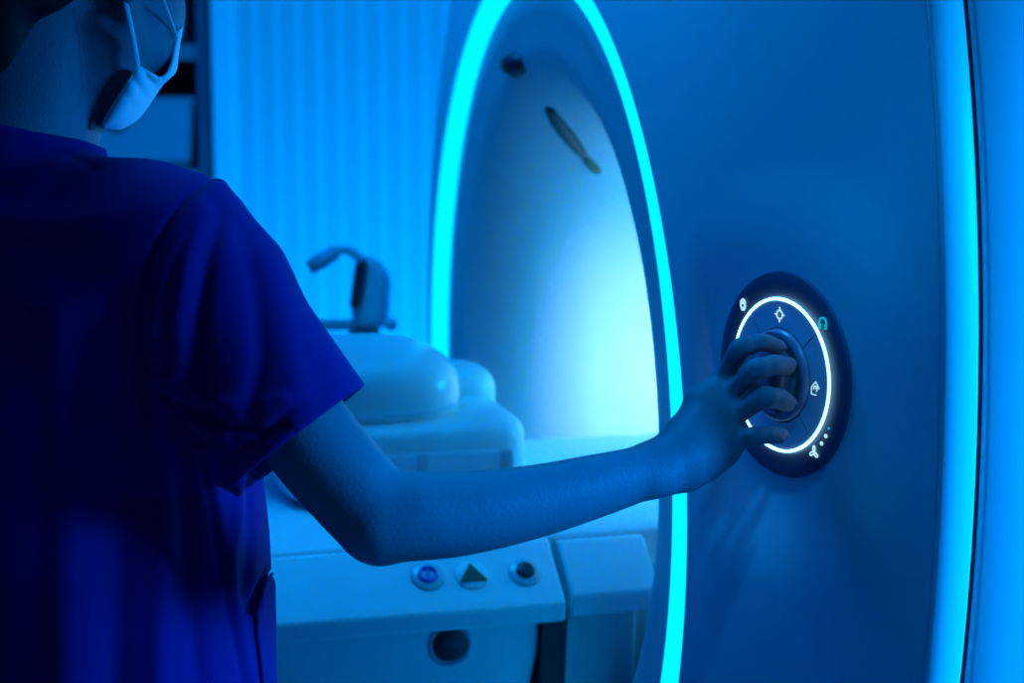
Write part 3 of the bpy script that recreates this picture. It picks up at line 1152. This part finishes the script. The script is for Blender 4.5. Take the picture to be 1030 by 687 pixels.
# hand
WR_t, WR_b = (682, 446, 1.388), (688, 468, 1.372)
HAND = {
    'index': dict(mc=(724, 386, 1.414, 12.0), pip=(744.5, 351, 1.396, 10.6), dip=(766, 344.5, 1.402, 9.2), tip=(781, 349, 1.415, 7.8)),
    'middle': dict(mc=(729, 402, 1.404, 12.2), pip=(759.5, 372, 1.386, 11.0), dip=(779, 367, 1.394, 10.4), tip=(791.5, 368, 1.408, 8.8)),
    'ring': dict(mc=(732, 422, 1.397, 12.0), pip=(769, 400, 1.383, 11.0), dip=(783, 400.5, 1.392, 10.2), tip=(791.5, 405, 1.405, 8.8)),
    'little': dict(mc=(734, 446, 1.392, 11.5), pip=(758, 439, 1.383, 9.8), dip=(773, 437.5, 1.390, 9.0), tip=(783.5, 438, 1.400, 7.9)),
}
order = ['index', 'middle', 'ring', 'little']
roots = [(693, 443, 1.388), (690, 450, 1.382), (688, 459, 1.376), (690, 468, 1.372)]
# palm: metacarpals blended widely
for nm, rt in zip(order, roots):
    h_ = HAND[nm]
    mc = h_['mc']
    fb.cone(P(*rt), P(*mc[:3]), 0.0130, pxm(mc[3] + 0.5, mc[2]), 0.016)
for (a, b) in (('index', 'middle'), ('middle', 'ring'), ('ring', 'little')):
    A, B = HAND[a]['mc'], HAND[b]['mc']
    mid = [(p + q_) / 2 for p, q_ in zip(A[:3], B[:3])]
    fb.cone(P(705, mid[1] + 14 + 0.35 * (mid[1] - 400), mid[2] - 0.006), P(mid[0] - 6, mid[1] + 3, mid[2] + 0.003), 0.0125, 0.0085, 0.012)
# heel of the hand / little-finger edge
fb.cone(P(692, 470, 1.372), P(726, 452, 1.388), 0.0130, 0.0120, 0.012)
fb.cone(P(700, 440, 1.395), P(722, 415, 1.412), 0.015, 0.012, 0.014)
# fingers (each kept separate: tiny blending)
for nm in order:
    h_ = HAND[nm]
    pts = [P(*h_[k][:3]) for k in ('mc', 'pip', 'dip', 'tip')]
    rr = [pxm(h_[k][3], h_[k][2]) for k in ('mc', 'pip', 'dip', 'tip')]
    m1 = pts[0] * 0.5 + pts[1] * 0.5
    m2 = pts[1] * 0.45 + pts[2] * 0.55
    fb.chain([pts[0], m1, pts[1], m2, pts[2], pts[3]], [rr[0] * 0.95, rr[1] * 0.93, rr[1] * 1.03, rr[2] * 1.0, rr[2] * 1.02, rr[3] * 1.06], 0.0035)
# thumb, on the far side of the hand
fb.chain([P(692, 438, 1.392), P(712, 418, 1.428), P(737, 398, 1.442), P(758, 386, 1.436)], [0.015, 0.0125, 0.0098, 0.0078], 0.008)
# ---- head
fb.ellipsoid(HW(0, -0.012, 0.042), (0.073, 0.090, 0.082), HR, 0.02)
fb.ellipsoid(HW(0, 0.036, -0.012), (0.058, 0.056, 0.075), HR, 0.025)
for sg in (-1, 1):
    fb.cone(HW(0.053 * sg, 0.004, -0.022), HW(0.030 * sg, 0.046, -0.062), 0.018, 0.016, 0.02)
    fb.cone(HW(0.030 * sg, 0.046, -0.062), HW(0.006 * sg, 0.068, -0.066), 0.016, 0.015, 0.015)
    fb.cone(HW(0.045 * sg, 0.062, 0.000), HW(0.030 * sg, 0.080, -0.010), 0.014, 0.012, 0.02)     # cheekbone
    fb.cone(HW(0.046 * sg, 0.074, 0.036), HW(0.012 * sg, 0.090, 0.036), 0.008, 0.008, 0.012)      # brow
    fb.ellipsoid(HW(0.032 * sg, 0.089, 0.018), (0.015, 0.010, 0.010), HR, 0.008, 'sub')
    fb.ellipsoid(HW(0.032 * sg, 0.076, 0.018), (0.0125, 0.0125, 0.0125), HR, 0.003)
    # ear: rim, lobe, hollow
    e0 = [HW(0.074 * sg, 0.010, 0.012), HW(0.082 * sg, 0.000, 0.026), HW(0.087 * sg, -0.016, 0.022), HW(0.085 * sg, -0.016, 0.002), HW(0.078 * sg, -0.004, -0.018), HW(0.073 * sg, 0.006, -0.024)]
    fb.chain(e0, [0.005, 0.005, 0.005, 0.005, 0.0055, 0.006], 0.004)
    fb.ellipsoid(HW(0.074 * sg, -0.002, 0.004), (0.006, 0.014, 0.022), HR, 0.006)
fb.cone(P(106, 50, 1.418), P(101, 98, 1.422), 0.0145, 0.0145, 0.022)
fb.cone(P(126, 46, 1.420), P(118, 84, 1.424), 0.0145, 0.0145, 0.022)
fb.cone(P(153, 50, 1.440), P(156, -5, 1.444), 0.0165, 0.0185, 0.02)
fb.cone(HW(0, 0.090, 0.022), HW(0, 0.108, -0.012), 0.007, 0.009, 0.010)      # nose
fb.cone(HW(-0.011, 0.098, -0.016), HW(0.011, 0.098, -0.016), 0.007, 0.007, 0.006)
fb.cone(HW(-0.018, 0.086, -0.040), HW(0.018, 0.086, -0.040), 0.006, 0.006, 0.006)  # lips
fb.cone(HW(-0.015, 0.084, -0.049), HW(0.015, 0.084, -0.049), 0.006, 0.006, 0.006)
V, Q = fb.mesh()
V = laplace(V, Q, 1, 0.35)
body = np_mesh('body', V, Q, M['skin'], person)
del fb

# fingernails
for nm in order:
    h_ = HAND[nm]
    tp, dp = P(*h_['tip'][:3]), P(*h_['dip'][:3])
    ax = (tp - dp) / np.linalg.norm(tp - dp)
    up = np.array([-0.35, -0.75, 0.45])
    up = up - ax * (up @ ax)
    up /= np.linalg.norm(up)
    sd = np.cross(ax, up)
    rr = pxm(h_['tip'][3], h_['tip'][2])
    vs, fs = [], []
    for i in range(7):
        for j in range(7):
            u, w = (i / 6 - .5) * 2, (j / 6 - .5) * 2
            ang = w * 0.75
            e = 1 - 0.12 * abs(u) ** 3
            p = tp + ax * (0.0015 + u * 0.0055 * (1 - 0.15 * w * w)) + (up * math.cos(ang * e) + sd * math.sin(ang * e)) * (rr + 0.00015) - up * max(0, u) ** 2 * 0.0012
            vs.append(p)
    for i in range(6):
        for j in range(6):
            fs.append((i * 7 + j, i * 7 + j + 1, (i + 1) * 7 + j + 1, (i + 1) * 7 + j))
    o = mesh_obj('fingernail', vs, fs, M['nail'], body)
    md = o.modifiers.new('solid', 'SOLIDIFY')
    md.thickness = 0.0005

# ---- hair: gathered up at the back
fh = Field(axis((-0.56, -0.18, 0.004)), axis((1.27, 1.64, 0.004)), axis((1.30, 1.66, 0.004)))
fh.ellipsoid(HW(0, -0.016, 0.046), (0.081, 0.095, 0.088), HR, 0.01,
             cut=[(HW(0, 0.055, 0.05), HR @ np.array([0, 0.9, -0.4])), (HW(0, -0.05, -0.012), HR @ np.array([0, 0.45, -1.0]))])
fh.cone(HW(0, -0.06, -0.006), HW(0, -0.050, -0.062), 0.042, 0.030, 0.02)
fh.cone(HW(0.055, -0.02, 0.03), HW(0.035, -0.045, -0.012), 0.022, 0.016, 0.02)
fh.cone(HW(-0.055, -0.02, 0.03), HW(-0.035, -0.045, -0.012), 0.022, 0.016, 0.02)
fh.ellipsoid(HW(0, -0.115, 0.075), (0.038, 0.034, 0.034), HR, 0.015)
V, Q = fh.mesh()
V = laplace(V, Q, 2)
hair = np_mesh('hair', V, Q, M['hair'], person)
# loose strands on the neck
import random
random.seed(4)
vs, fs = [], []
for (pts) in ([(74, 8), (80, 40), (82, 62), (84, 90)], [(84, 84), (80, 100), (72, 112), (60, 116)], [(62, 40), (50, 70), (34, 90), (30, 108)],
              [(58, 50), (62, 75), (56, 100), (40, 117)], [(82, 6), (77, 24), (70, 38), (60, 48)], [(40, 60), (38, 84), (46, 104)], [(94, 0), (86, 20), (80, 36)],
              [(30, 60), (18, 84), (14, 104)]):
    path = []
    for (x_, y_) in pts:
        # find neck depth by a simple cylinder about the neck axis
        off = (x_ - 26) / 78.0
        d_ = 1.425 - 0.052 * math.sqrt(max(0.0, 1 - off * off)) - 0.0015
        path.append(P(x_ + random.uniform(-1, 1), y_, d_))
    v, f = tube_mesh(smooth_path(path, 6), 0.00013, 4)
    o_ = len(vs)
    vs += v
    fs += [[i + o_ for i in q_] for q_ in f]
mesh_obj('loose_strand', vs, fs, M['hair'], hair)

# ---- face mask
inner = [(102.5, 127, 1.395), (110, 113, 1.390), (121, 96, 1.388), (131, 80, 1.388), (139, 68, 1.392), (148, 72, 1.402), (160, 79, 1.415), (168, 74, 1.425), (173, 62, 1.430), (176, 46, 1.436), (178, 32, 1.440)]
outer = [(104, 128, 1.402), (119, 129.5, 1.412), (130, 125, 1.422), (139, 118.5, 1.434), (147, 109, 1.445), (155, 97, 1.455), (163, 85, 1.462), (171, 77, 1.466), (176.5, 70, 1.468), (179, 50, 1.470), (183, 26, 1.472)]
far = [(a - 24 - 10 * k / 10, b - 22, d + 0.045) for k, (a, b, d) in enumerate(outer)]


inner = [(a, b, d + 0.010 * min(1, (200 - a) / 90)) for a, b, d in inner]
outer = [(a, b, d + 0.006) for a, b, d in outer]


def res(path, n):
    path = np.array(smooth_path(path, 8))
    L = np.r_[0, np.cumsum(np.linalg.norm(np.diff(path[:, :2], axis=0), axis=1))]
    t_ = np.linspace(0, L[-1], n)
    return np.stack([np.interp(t_, L, path[:, i]) for i in range(3)], 1)


nU, nV = 44, 22
I_, O_, X_ = res(inner, nU), res(outer, nU), res(far, nU)
vs, fs = [], []
for i in range(nU):
    for j in range(nV + 1):
        v_ = j / nV
        if v_ < 0.6:
            t_ = v_ / 0.6
            p = I_[i] * (1 - t_) + O_[i] * t_
            d = I_[i][2] + (O_[i][2] - I_[i][2]) * (1 - math.cos(t_ * PI / 2))
            # pleats running from the gathered corner
            u_ = i / (nU - 1)
            amp = 0.0060 * math.sin(PI * t_) * math.exp(-((u_ - 0.52) / 0.17) ** 2)
            d += amp * math.cos((u_ - 0.5) * 55)
            d -= 0.004 * math.sin(PI * t_)
            q_ = P(p[0], p[1], d)
        else:
            t_ = (v_ - 0.6) / 0.4
            p = O_[i] * (1 - t_) + X_[i] * t_
            q_ = P(p[0], p[1], O_[i][2] + (X_[i][2] - O_[i][2]) * math.sin(t_ * PI / 2))
        vs.append(q_)
n1 = nV + 1
for i in range(nU - 1):
    for j in range(nV):
        fs.append((i * n1 + j, i * n1 + j + 1, (i + 1) * n1 + j + 1, (i + 1) * n1 + j))
fm = mesh_obj('face_mask', vs, fs, M['mask'], person)
md = fm.modifiers.new('solid', 'SOLIDIFY')
md.thickness = 0.0012
md.offset = 1
# bound edge
v, f = tube_mesh([P(*q_) - Fv * 0.0005 for q_ in I_], 0.0011, 6)
mesh_obj('mask_binding', v, f, M['mask'], fm)
for pts in ([(124.5, -8, 1.388), (127.5, 7, 1.386), (131, 22, 1.385), (134.5, 40, 1.391), (139, 68, 1.396)], [(158, -12, 1.395), (163.5, 0, 1.405), (171, 20, 1.422), (177, 38, 1.435)]):
    v, f = tube_mesh(smooth_path([P(*q_) for q_ in pts], 5), 0.0020, 10, flat=0.5)
    mesh_obj('ear_loop', v, f, M['mask'], fm)

# ---- scrub top
fs_ = Field(axis((-0.66, -0.38, 0.005), (-0.38, -0.085, 0.0024)), axis((1.06, 1.42, 0.003), (1.42, 1.72, 0.006)), axis((0.72, 0.92, 0.005), (0.92, 1.40, 0.0024)))
b0 = lambda z, a, b, r_=0.0, f_=0.0: (z, *BW(r_, f_, z)[:2], a, b)
fs_.stack([b0(0.74, 0.205, 0.145, 0.0, -0.02), b0(0.93, 0.199, 0.138, -0.004, -0.015), b0(0.985, 0.194, 0.138, -0.002, -0.012), b0(1.03, 0.183, 0.138, 0, -0.008), b0(1.08, 0.162, 0.138), b0(1.14, 0.163, 0.135), b0(1.22, 0.158, 0.118), b0(1.262, 0.135, 0.085)], BY, 0.03)
# yoke: back of the shoulders
fs_.cone(P(35, 205, 1.41), P(150, 222, 1.352), 0.042, 0.035, 0.035)
fs_.cone(P(150, 222, 1.352), P(190, 240, 1.340), 0.035, 0.037, 0.03)
fs_.cone(P(60, 270, 1.38), P(150, 290, 1.345), 0.055, 0.045, 0.06)
fs_.cone(BW(-0.02, 0, 1.24), BW(-0.150, 0, 1.222), 0.052, 0.045, 0.05)
# collar round the neck
ncut = [(P(30, 129, 1.37), (0.12, 0.25, 1.0))]
fs_.cone(P(24, 220, 1.425), P(24, 95, 1.425), 0.066, 0.0575, 0.018, cut=[(P(30, 131, 1.37), (0.25, 0.10, 1.0))])
# left sleeve
LH = LS + (LE - LS) * 0.8
fs_.cone(LS, LH, 0.055, 0.066, 0.04, cut=[(LH, LE - LS)])
# right sleeve
SA, SB = P(188, 242, 1.340), P(303, 436, 1.312)
axd = (SB - SA) / np.linalg.norm(SB - SA)
SE = SB + axd * 0.05
hemn = P(365, 388, 1.312) - P(240, 484, 1.312)
hemn /= np.linalg.norm(hemn)
# hem plane contains the measured hem direction and the view direction
hn = np.cross(hemn, Fv)
hn /= np.linalg.norm(hn)
if hn @ axd < 0:
    hn = -hn
SM = SA + axd * 0.042
fs_.cone(SA, SM, 0.0450, 0.0475, 0.015)
fs_.cone(SM, SE, 0.0475, 0.0592, 0.022, cut=[(SB, hn)])
fs_.cone(P(170, 300, 1.345), P(245, 415, 1.325), 0.040, 0.050, 0.03, cut=[(SB, hn)])
# hollow the sleeve end
IA, IB = SB - axd * 0.05, SB + axd * 0.06
fs_.cone(IA, IB, 0.0435, 0.0560, 0.002, 'sub')
# hollow the neck
fs_.cone(P(24, 150, 1.425), P(24, 60, 1.425), 0.0545, 0.0535, 0.002, 'sub')
fs_.cut((0, 0, 0.745), (0, 0, -1))
V, Q = fs_.mesh()
V = laplace(V, Q, 1, 0.3)
del fs_
# true up the sleeve hem
dh_ = (V - SB) @ hn
ax_ = V - SB
rad_ = np.linalg.norm(ax_ - np.outer(ax_ @ axd, axd), axis=1)
mk = (dh_ > -0.0019) & (dh_ < 0.003) & (rad_ < 0.068)
V[mk] -= np.outer(dh_[mk], hn)
N = vnormals(V, Q)
px, py, dd = project(V)
facing = (N @ -Fv > -0.3)


def fold(pts, width, amp, kind='ridge'):
    """raise (amp>0) or press in (amp<0) the cloth along a line"""
    global V
    d = polydist(px, py, pts)
    w = np.exp(-(d / width) ** 2) * facing
    V = V + N * (amp * w)[:, None]


# seams
fold([(212, 180), (190, 196), (170, 222), (152, 258), (143, 292), (142, 330), (150, 365), (163, 395), (178, 420), (200, 446)], 3.2, -0.0024)
fold([(222, 186), (200, 204), (182, 232), (166, 268), (158, 305), (158, 340), (166, 372), (180, 400)], 9, 0.0026)
fold([(200, 446), (207, 480), (215, 530), (225, 585), (236, 640), (246, 690)], 3.0, -0.0030)
fold([(209, 452), (216, 490), (224, 535), (234, 590), (245, 640), (255, 690)], 5, 0.0022)
# drapes of the sleeve
fold([(205, 215), (188, 262), (178, 320), (180, 375)], 10, 0.0038)
fold([(222, 215), (208, 262), (200, 320), (200, 380), (212, 430)], 9, -0.0035)
fold([(165, 398), (195, 415), (225, 428), (262, 436), (285, 427)], 5, -0.0034)
fold([(160, 378), (195, 398), (240, 410), (285, 402)], 8, 0.0030)
fold([(270, 260), (290, 330), (300, 400)], 16, 0.0030)
fold([(245, 230), (258, 290), (262, 360), (250, 420)], 11, -0.0030)
fold([(240, 470), (225, 440), (190, 425)], 6, 0.0022)
fold([(350, 369), (226, 464)], 2.4, -0.0012)      # hem stitching
# drapes of the back
fold([(150, 330), (160, 420), (165, 520), (160, 690)], 14, 0.0040)
fold([(172, 420), (185, 500), (190, 590), (200, 690)], 10, -0.0036)
fold([(120, 300), (125, 430), (120, 560), (115, 690)], 18, -0.0045)
fold([(242, 490), (236, 540), (230, 590)], 6, 0.0035)
fold([(250, 492), (252, 540), (246, 600)], 5, -0.0028)
fold([(212, 505), (240, 498), (256, 486)], 4, -0.002)
fold([(60, 330), (70, 470), (66, 690)], 22, 0.004)
fold([(20, 150), (60, 152), (98, 170)], 5, -0.0012)
fold([(270, 578), (262, 594), (252, 614)], 3.6, -0.0085)     # pocket opening
top = np_mesh('scrub_top', V, Q, M['scrub'], person)

# pocket at the front hip: patch with a gaping upper edge
from mathutils.bvhtree import BVHTree
bv = BVHTree.FromPolygons([tuple(v_) for v_ in V], [tuple(int(i_) for i_ in q_) for q_ in Q])


def on_cloth(px_, py_, off):
    r_ = ray(px_, py_)
    L_ = np.linalg.norm(r_)
    hit = bv.ray_cast(Vector(CAM), Vector(r_ / L_))
    if hit[0] is None or hit[3] / L_ * 1.0 > 1.7:
        return None
    return np.array(hit[0]) + np.array(hit[1]) * off


vs, fs = [], []
nr, nc = 34, 14
for i in range(nr):
    u_ = i / (nr - 1)
    y_l = 620 + u_ * 140
    x_l = 254 + 16 * u_
    y_r = 574 + u_ * 186
    # silhouette of the hip on this row
    xs_ = None
    for x_ in np.arange(300, 255, -0.5):
        if on_cloth(x_, y_r, 0) is not None:
            xs_ = x_
            break
    xs_ = (xs_ or 270) - 0.6
    for j in range(nc):
        t_ = j / (nc - 1)
        gape = 0.0022 + 0.0045 * math.exp(-(u_ / 0.06) ** 2) * math.sin(PI * min(1, 0.15 + 0.8 * t_))
        xx, yy = x_l + (xs_ - x_l) * t_, y_l + (y_r - y_l) * t_
        q_ = None
        while q_ is None and xx > 240:
            q_ = on_cloth(xx, yy, gape)
            xx -= 0.7
        vs.append(q_ if q_ is not None else vs[-1])
for i in range(nr - 1):
    for j in range(nc - 1):
        fs.append((i * nc + j, i * nc + j + 1, (i + 1) * nc + j + 1, (i + 1) * nc + j))
pk = mesh_obj('pocket', vs, fs, M['scrub'], top)
md = pk.modifiers.new('solid', 'SOLIDIFY')
md.thickness = 0.0018
md.offset = 0

# ---- trousers and shoes
ft = Field(axis((-0.66, -0.05, 0.008)), axis((1.10, 1.78, 0.008)), axis((0.03, 0.84, 0.010)))
ft.stack([(0.70, *BW(0, 0, 0)[:2], 0.175, 0.125), (0.82, *BW(0, 0, 0)[:2], 0.165, 0.12)], BY, 0.03)
for sg in (-1, 1):
    ft.cone(BW(0.085 * sg, 0, 0.78), BW(0.092 * sg, 0.01, 0.47), 0.092, 0.078, 0.03)
    ft.cone(BW(0.092 * sg, 0.01, 0.47), BW(0.092 * sg, -0.01, 0.05), 0.078, 0.070, 0.02)
ft.cut((0, 0, 0.075), (0, 0, -1))
V, Q = ft.mesh()
np_mesh('trousers', V, Q, M['scrub'], person)
for sg in (-1, 1):
    fo = Field(axis((-0.60, -0.05, 0.006)), axis((1.25, 1.75, 0.006)), axis((-0.01, 0.14, 0.006)))
    fo.cone(BW(0.09 * sg, -0.035, 0.045), BW(0.092 * sg, 0.03, 0.05), 0.042, 0.045, 0.02)
    fo.cone(BW(0.092 * sg, 0.03, 0.045), BW(0.10 * sg, 0.15, 0.035), 0.045, 0.040, 0.02)
    fo.cut((0, 0, 0.002), (0, 0, -1))
    V, Q = fo.mesh()
    np_mesh('shoe', V, Q, M['shoe'], person)

# ================================================================== LIGHTS
def area(name, loc, target, size, power, col, sy=None):
    ld = bpy.data.lights.new(name, 'AREA')
    ld.energy = power
    ld.color = col
    ld.shape = 'RECTANGLE' if sy else 'SQUARE'
    ld.size = size
    if sy:
        ld.size_y = sy
    o = bpy.data.objects.new(name, ld)
    COL.objects.link(o)
    o.location = tuple(map(float, loc))
    o.rotation_euler = (Vector(tuple(map(float, target))) - Vector(tuple(map(float, loc)))).to_track_quat('-Z', 'Y').to_euler()
    return o


BLUE = (0.0, 0.26, 1.0)
area('wall_wash_light', (0.1, 2.6, 2.6), (-0.1, 4.3, 0.4), 1.8, 10, (0.0, 0.24, 1.0), 0.3)
area('floor_wash_light', (-0.05, 3.45, 0.35), (-0.15, 4.3, 0.95), 1.1, 21, (0.0, 0.28, 1.0), 0.2)
area('room_light', (-1.5, 2.45, 2.6), (0.1, 1.75, 1.0), 0.8, 12.5, (0.0, 0.10, 1.0))
area('table_light', (-0.35, 2.0, 2.6), (-0.3, 1.9, 0.9), 0.5, 18, (0.0, 0.32, 1.0))
l_ = area('side_light', (1.4, 0.9, 1.55), (0.32, 1.35, 0.88), 0.4, 9.6, (0.0, 0.26, 1.0))
l_.data.spread = math.radians(64)
area('low_fill_light', (0.5, 0.7, 0.55), (-0.05, 1.35, 1.05), 0.3, 1.1, (0.0, 0.26, 1.0))  # unseen fill lamp added to brighten the underside of the forearm
sp = bpy.data.lights.new('finger_fill_spot', 'SPOT')  # unseen narrow spot added to brighten the fingers on the dial
sp.energy = 120
sp.color = (0.0, 0.32, 1.0)
sp.spot_size = math.radians(4.4)
sp.spot_blend = 0.6
sp.shadow_soft_size = 0.07
so = bpy.data.objects.new('finger_fill_spot', sp)
COL.objects.link(so)
so.location = (0.42, 0.55, 2.6)
so.rotation_euler = (Vector(tuple(P(790, 385, 1.41))) - Vector(so.location)).to_track_quat('-Z', 'Y').to_euler()
l_ = area('bore_light', G(0.10, -1.05, 0.16), G(-0.295, -0.45, 0.04), 0.15, 1.35, (0.66, 0.82, 1.0), 0.15)
l_.data.spread = math.radians(38)
l_ = area('bore_light_cyan', G(0.12, -0.60, 0.22), G(-0.28, -0.12, -0.05), 0.2, 5.0, (0.0, 0.46, 1.0), 0.3)
l_.data.spread = math.radians(110)
w = bpy.data.worlds.new('world')
w.use_nodes = True
w.node_tree.nodes['Background'].inputs['Color'].default_value = (0.0, 0.18, 1.0, 1)
w.node_tree.nodes['Background'].inputs['Strength'].default_value = 0.04
scn.world = w

scn.view_settings.view_transform = 'Standard'
scn.view_settings.look = 'None'
scn.view_settings.exposure = 0.0
scn.view_settings.gamma = 1.0
scn.view_settings.use_curve_mapping = False
scn.cycles.use_denoising = True
scn.cycles.max_bounces = 8
scn.cycles.sample_clamp_indirect = 5.0
